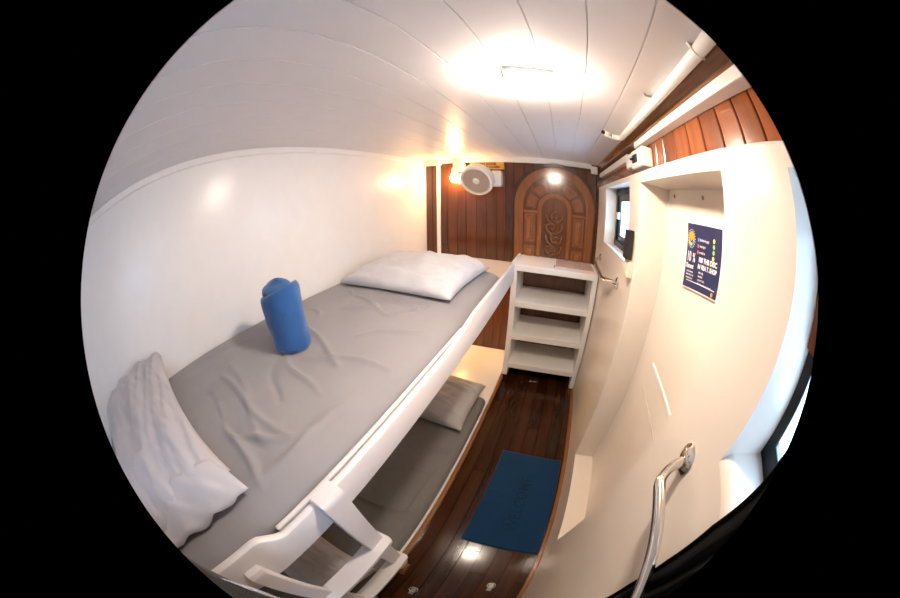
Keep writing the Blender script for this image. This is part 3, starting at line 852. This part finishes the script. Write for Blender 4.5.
# poster
def posterpt(u, v, dd):
    tl, tr, bl, br = Vector((0, .797, 1.473)), Vector((0, .561, 1.482)), Vector((0, .778, 1.279)), Vector((0, .545, 1.311))
    p = tl.lerp(tr, u).lerp(bl.lerp(br, u), v)
    p.x = XB - .0035 - dd - .004 * v * v
    return p
po = empty('poster', (XB - .002, .67, 1.29), 'navy blue discount poster taped to the back of the niche', 'poster')
def sheetbm(u0, u1, v0, v1, d0, d1, n=8):
    bm = B(); G = [[[bm.verts.new(posterpt(u0 + (u1 - u0) * i / n, v0 + (v1 - v0) * j / n, dd)) for i in range(n + 1)] for j in range(n + 1)] for dd in (d0, d1)]
    for j in range(n):
        for i in range(n):
            for g, s_ in ((G[0], 1), (G[1], -1)):
                f = (g[j][i], g[j][i + 1], g[j + 1][i + 1], g[j + 1][i]); bm.faces.new(f if s_ > 0 else tuple(reversed(f)))
    for i in range(n):
        bm.faces.new((G[0][0][i], G[1][0][i], G[1][0][i + 1], G[0][0][i + 1])); bm.faces.new((G[0][n][i], G[1][n][i], G[1][n][i + 1], G[0][n][i + 1]))
        bm.faces.new((G[0][i][0], G[1][i][0], G[1][i + 1][0], G[0][i + 1][0])); bm.faces.new((G[0][i][n], G[1][i][n], G[1][i + 1][n], G[0][i + 1][n]))
    return bm
obj('paper', sheetbm(-.035, 1.03, -.045, 1.02, -.0022, -.0008), 'paper', po)
obj('print', sheetbm(0, 1, 0, 1, -.0006, .0), 'navy', po)
def disc(cu, cv, r0, r1, d, a0=0, a1=2 * PI, n=30, asp=.95):
    bm = B(); A = []
    for i in range(n + 1):
        a = a0 + (a1 - a0) * i / n
        A.append((bm.verts.new(posterpt(cu + r0 * math.cos(a), cv - r0 * math.sin(a) / asp * 1.15, d)), bm.verts.new(posterpt(cu + r1 * math.cos(a), cv - r1 * math.sin(a) / asp * 1.15, d))))
    for p, q_ in zip(A[:-1], A[1:]): bm.faces.new((p[0], q_[0], q_[1], p[1]))
    return bm
obj('logo_ring', disc(.14, .24, .055, .095, .0006, -.3, 3.6), 'orange', po)
obj('logo_ring', disc(.14, .24, .055, .095, .0006, 3.6, 4.7), 'yellow', po)
obj('logo_ring', disc(.14, .24, .055, .095, .0006, 4.7, 5.98), 'sky', po)
obj('logo_sun', disc(.14, .22, .0, .045, .0008), 'orange', po)
bm = B()
for k in range(20):
    a = 2 * PI * k / 20; merge(bm, disc(.14 + .118 * math.cos(a), .24 - .118 * math.sin(a) * 1.2, 0, .009, .0006, n=6))
obj('logo_lettering', bm, 'ink', po)
pt = lambda u0, v0, sx=1: (lambda u, v, dd: posterpt(u0 + u * sx, v0 - v, .0004 + dd))
bm = textbm('10', .22, pt(.035, .595, .60), .0004, bold=.004); obj('lettering', bm, 'ink', po); obj('lettering', textbm('%', .20, pt(.215, .595, .60), .0004, bold=.002), 'ink', po)
bm = textbm('Discount', .105, pt(.03, .70, .62), .0004, bold=.003)
obj('lettering', bm, 'ink', po); obj('lettering', textbm('100 THB DISC', .105, pt(.40, .565, .80), .0004, bold=.004), 'ink', po); obj('lettering', textbm('IN VISA T. SHOP', .095, pt(.40, .665, .76), .0004, bold=.004), 'ink', po)
for k, s_ in enumerate(('on all courses', 'book with crew', 'on board now')): obj('lettering', textbm(s_, .048, pt(.07, .765 + .05 * k, .75), .0004), 'ink', po)
for k, s_ in enumerate(('dive trip', 'snorkel', 'camera hire', 'ask our crew on board')): obj('lettering', textbm(s_, .052, pt(.44, .735 + .055 * k, .8), .0004), 'ink', po)
for k, s_ in enumerate(('facebook page', 'messages', 'e-mail us')): obj('lettering', textbm(s_, .062, pt(.41, .25 + .095 * k, .72), .0004), 'ink', po)
for k, c_ in enumerate(('sky', 'red', 'red')): obj('contact_icon', disc(.365, .235 + .095 * k, 0, .026, .0006, n=12), c_, po)
for k, c_ in enumerate(('yellow', 'green', 'green', 'yellow')): obj('contact_icon', disc(.80, .20 + .085 * k, 0, .028, .0006, n=12), c_, po)
bm = B(); merge(bm, disc(.88, .955, 0, .026, .0006, n=12)); obj('contact_icon', bm, 'orange', po)
bm = sheetbm(.10, .93, .888, .900, .0002, .0006, 3); obj('footer_line', bm, 'ink', po)

# ------------------------------------------------------------------ doormat
dm = empty('doormat', (.10, .73, 0), 'navy blue terry doormat with raised WELCOME lettering on the floor boards', 'doormat')
def matpt(u, v, z):
    tl, tr, br, bl = Vector((-.104, 1.094, 0)), Vector((.295, 1.084, 0)), Vector((.304, .363, 0)), Vector((-.117, .386, 0))
    p = tl.lerp(tr, u).lerp(bl.lerp(br, u), v); p.z = z; return p
def matz(u, v):
    h = .0115 + .0018 * noise.noise(Vector((u * 4, v * 6, 2)))
    h += .0045 * math.exp(-((v - .46 - .03 * math.sin(u * 4)) / .016) ** 2) * (1 - .6 * u) + .003 * math.exp(-((v - .60 + .05 * u) / .014) ** 2) * max(0, math.cos(u * 3)) + .003 * math.exp(-((v - .49 + .06 * u) / .012) ** 2) * max(0, u - .5) * 2
    h += .0025 * math.exp(-((u - .09) / .012) ** 2) * 0
    return h
bm = B(); nu, nv = 50, 90; G = []
for j in range(nv + 1):
    row = []
    for i in range(nu + 1):
        u, v = i / nu, j / nv
        e = min(u, 1 - u, (v) * 1.7, (1 - v) * 1.7)
        row.append(bm.verts.new(matpt(u, v, .003 + (matz(u, v) - .003) * min(1, e / .02) ** .5)))
    G.append(row)
for j in range(nv):
    for i in range(nu): bm.faces.new((G[j][i], G[j][i + 1], G[j + 1][i + 1], G[j + 1][i]))
ring = G[0] + [G[j][nu] for j in range(1, nv + 1)] + [G[nv][i] for i in range(nu - 1, -1, -1)] + [G[j][0] for j in range(nv - 1, 0, -1)]
low = [bm.verts.new((v.co.x, v.co.y, .0006)) for v in ring]
for i in range(len(ring)): bm.faces.new((ring[i], ring[(i + 1) % len(ring)], low[(i + 1) % len(ring)], low[i]))
bm.faces.new(low)
obj('mat_body', bm, 'mat', dm, smooth=True)
def onmat(x, y, dd): return Vector((x, y, matz((x + .11) / .41, (1.09 - y) / .715) - .001 + dd))
bm = textbm('WELCOME', .078, lambda u, v, dd: onmat(.131 - v * 1.15, .497 + u * 1.07, dd), .0032, bold=.002)
obj('lettering', bm, 'matletter', dm)
bm = B()
tube(bm, [onmat(.0455, .475 + .01 * k, .0005) for k in range(47)] + [onmat(.0455 + .0107 * k, .937, .0005) for k in range(1, 11)] + [onmat(.1525, .935 - .01 * k, .0005) for k in range(47)] + [onmat(.1525 - .0107 * k, .473, .0005) for k in range(1, 10)], .0016, 6, True)
obj('text_border', bm, 'matletter', dm)

# ------------------------------------------------------------------ floor hatch ring pulls
for i, (x, y) in enumerate(((.150, .095), (-.172, -.070))):
    g = empty('hatch_ring', (x, y, 0), ('metal ring pull on the floor boards near the right wall, below the blue doormat' if i == 0 else 'metal ring pull on the floor boards beside the foot of the ladder'), 'ring pull', None)
    bm = B(); box(bm, x - .012, x + .012, y - .030, y + .030, .0003, .003, .001, 1); obj('plate', bm, 'steel', g)
    bm = B(); tube(bm, [(x + .020 * math.cos(a), y + .01 + .020 * math.sin(a), .007) for a in [2 * PI * k / 24 for k in range(24)]], .0030, 8, True); obj('ring', bm, 'chrome', g, smooth=True)
    bm = B(); tube(bm, [(x - .008, y - .012, .003), (x - .008, y - .012, .010), (x + .008, y - .012, .010), (x + .008, y - .012, .003)], .003, 8); obj('staple', bm, 'steel', g)

# ------------------------------------------------------------------ bag at the near end of the bunk
bg = empty('cloth_bundle', (-.33, -.46, 1.034), 'dark grey cloth bundle with a curved silver edge on the near end of the leeboard', 'cloth')
dirv = Vector((.63, .775, 0)).normalized(); nrm = Vector((-.775, .63, 0)).normalized()   # along / across the bag's front edge
base = Vector((-.235, -.285, 1.036))
bm = B(); nA, nB = 30, 24; G = []
for j in range(nB + 1):
    row = []
    for i in range(nA * 2):
        a = 2 * PI * i / (nA * 2)
        ca, sa = math.cos(a), math.sin(a)
        e = .45
        X = math.copysign(abs(ca) ** e, ca) * .23; Yv = math.copysign(abs(sa) ** e, sa) * .15
        t = j / nB
        zc = .115 * t
        sh = (1 - .10 * max(0, (t - .75) / .25) ** 2 - .05 * max(0, (.2 - t) / .2) ** 2)
        wv = 1 + .03 * noise.noise(Vector((ca * 2.4, sa * 2.4, t * 3 + 5)))
        p = base - nrm * 0 + dirv * (X * sh * wv - .03) + Vector((.775, -.63, 0)).normalized() * (.15 - Yv * sh * wv)
        row.append(bm.verts.new((p.x, p.y, 1.036 + zc)))
    G.append(row)
for A, Bq in zip(G[:-1], G[1:]):
    for i in range(len(A)): bm.faces.new((A[i], A[(i + 1) % len(A)], Bq[(i + 1) % len(A)], Bq[i]))
bm.faces.new(G[0]); bm.faces.new(list(reversed(G[-1])))
obj('cloth_body', bm, 'bag', bg, smooth=True)
bm = B(); pts = []
for i in range(15):
    t = i / 14
    p = base + dirv * (.05 + .125 * t) + Vector((.775, -.63, 0)).normalized() * (.006 - .006 * math.sin(PI * t)); p.z = 1.036 + .112
    pts.append(p)
tube(bm, pts, [.001 + .003 * math.sin(PI * i / 14) for i in range(15)], 8)
tag(obj('silver_edge', bm, 'zip', bg, smooth=True), 'curved silver edge')

# ------------------------------------------------------------------ black curtain by the large window
bm = B(); G = []
n = 40
for z, ye in ((.02, -.13), (.45, -.12), (.80, -.085), (.90, -.030), (1.0, .006), (1.10, .028), (1.20, .040), (1.29, .030), (1.5, .028), (1.778, .028)):
    G.append([bm.verts.new((.306 + .014 * math.sin(i / n * 22), ye - .16 * i / n + .004 * math.sin(i / n * 15), z)) for i in range(n + 1)])
for A, Bq in zip(G[:-1], G[1:]):
    for i in range(n): bm.faces.new((A[i], A[i + 1], Bq[i + 1], Bq[i]))
o = obj('curtain', bm, 'curtain', smooth=True)
sm = o.modifiers.new('thick', 'SOLIDIFY'); sm.thickness = .004; sm.offset = 0
tag(o, 'black curtain hanging beside the large window at the right edge', 'curtain')

# ------------------------------------------------------------------ groups of repeats
GR = {'pillow': 'pillows on the two bunks', 'mattress': 'mattresses of the two bunks', 'grab rail': 'steel grab rails on the right wall', 'ring pull': 'ring pulls in the floor', 'bunk bed': 'upper and lower bunk'}
for o in list(COL.objects):
    if o.parent is None and o.get('category') in GR: o['group'] = GR[o['category']]
    if o.parent is None and o.name.startswith('wall_lamp'): o['group'] = 'wall lamps on the brown far wall'

# ------------------------------------------------------------------ daylight, camera
wd = bpy.data.worlds.new('daylight'); S.world = wd; wd.use_nodes = True
bgn = wd.node_tree.nodes['Background']
bgn.inputs[0].default_value = (.52, .71, 1.0, 1); bgn.inputs[1].default_value = 2.7

cam = bpy.data.cameras.new('camera'); co = bpy.data.objects.new('camera', cam); COL.objects.link(co)
cam.type = 'PANO'
tgt = cam if hasattr(cam, 'panorama_type') else cam.cycles
tgt.panorama_type = 'FISHEYE_LENS_POLYNOMIAL'
tgt.fisheye_fov = math.radians(2 * 97.97)
tgt.fisheye_polynomial_k0 = 0
tgt.fisheye_polynomial_k1 = -8.50245926e-02
tgt.fisheye_polynomial_k2 = -2.88137276e-03
tgt.fisheye_polynomial_k3 = 3.89721562e-04
tgt.fisheye_polynomial_k4 = -2.27627867e-05
cam.sensor_width = 36; cam.sensor_fit = 'HORIZONTAL'
cam.clip_start = .01
yaw, pitch, roll = 0.40044816848085124, -0.3719300137669248, -0.009259971889036777
co.location = (0, 0, 1.45)
co.rotation_euler = (Matrix.Rotation(yaw, 3, 'Z') @ Matrix.Rotation(pitch, 3, 'X') @ Matrix.Rotation(PI / 2, 3, 'X') @ Matrix.Rotation(roll, 3, 'Z')).to_euler()
S.camera = co
S.view_settings.view_transform = 'Standard'
S.view_settings.look = 'None'
S.view_settings.gamma = 1
S.view_settings.use_curve_mapping = False
S.view_settings.exposure = 2.35
S.cycles.max_bounces = 10
S.cycles.diffuse_bounces = 6
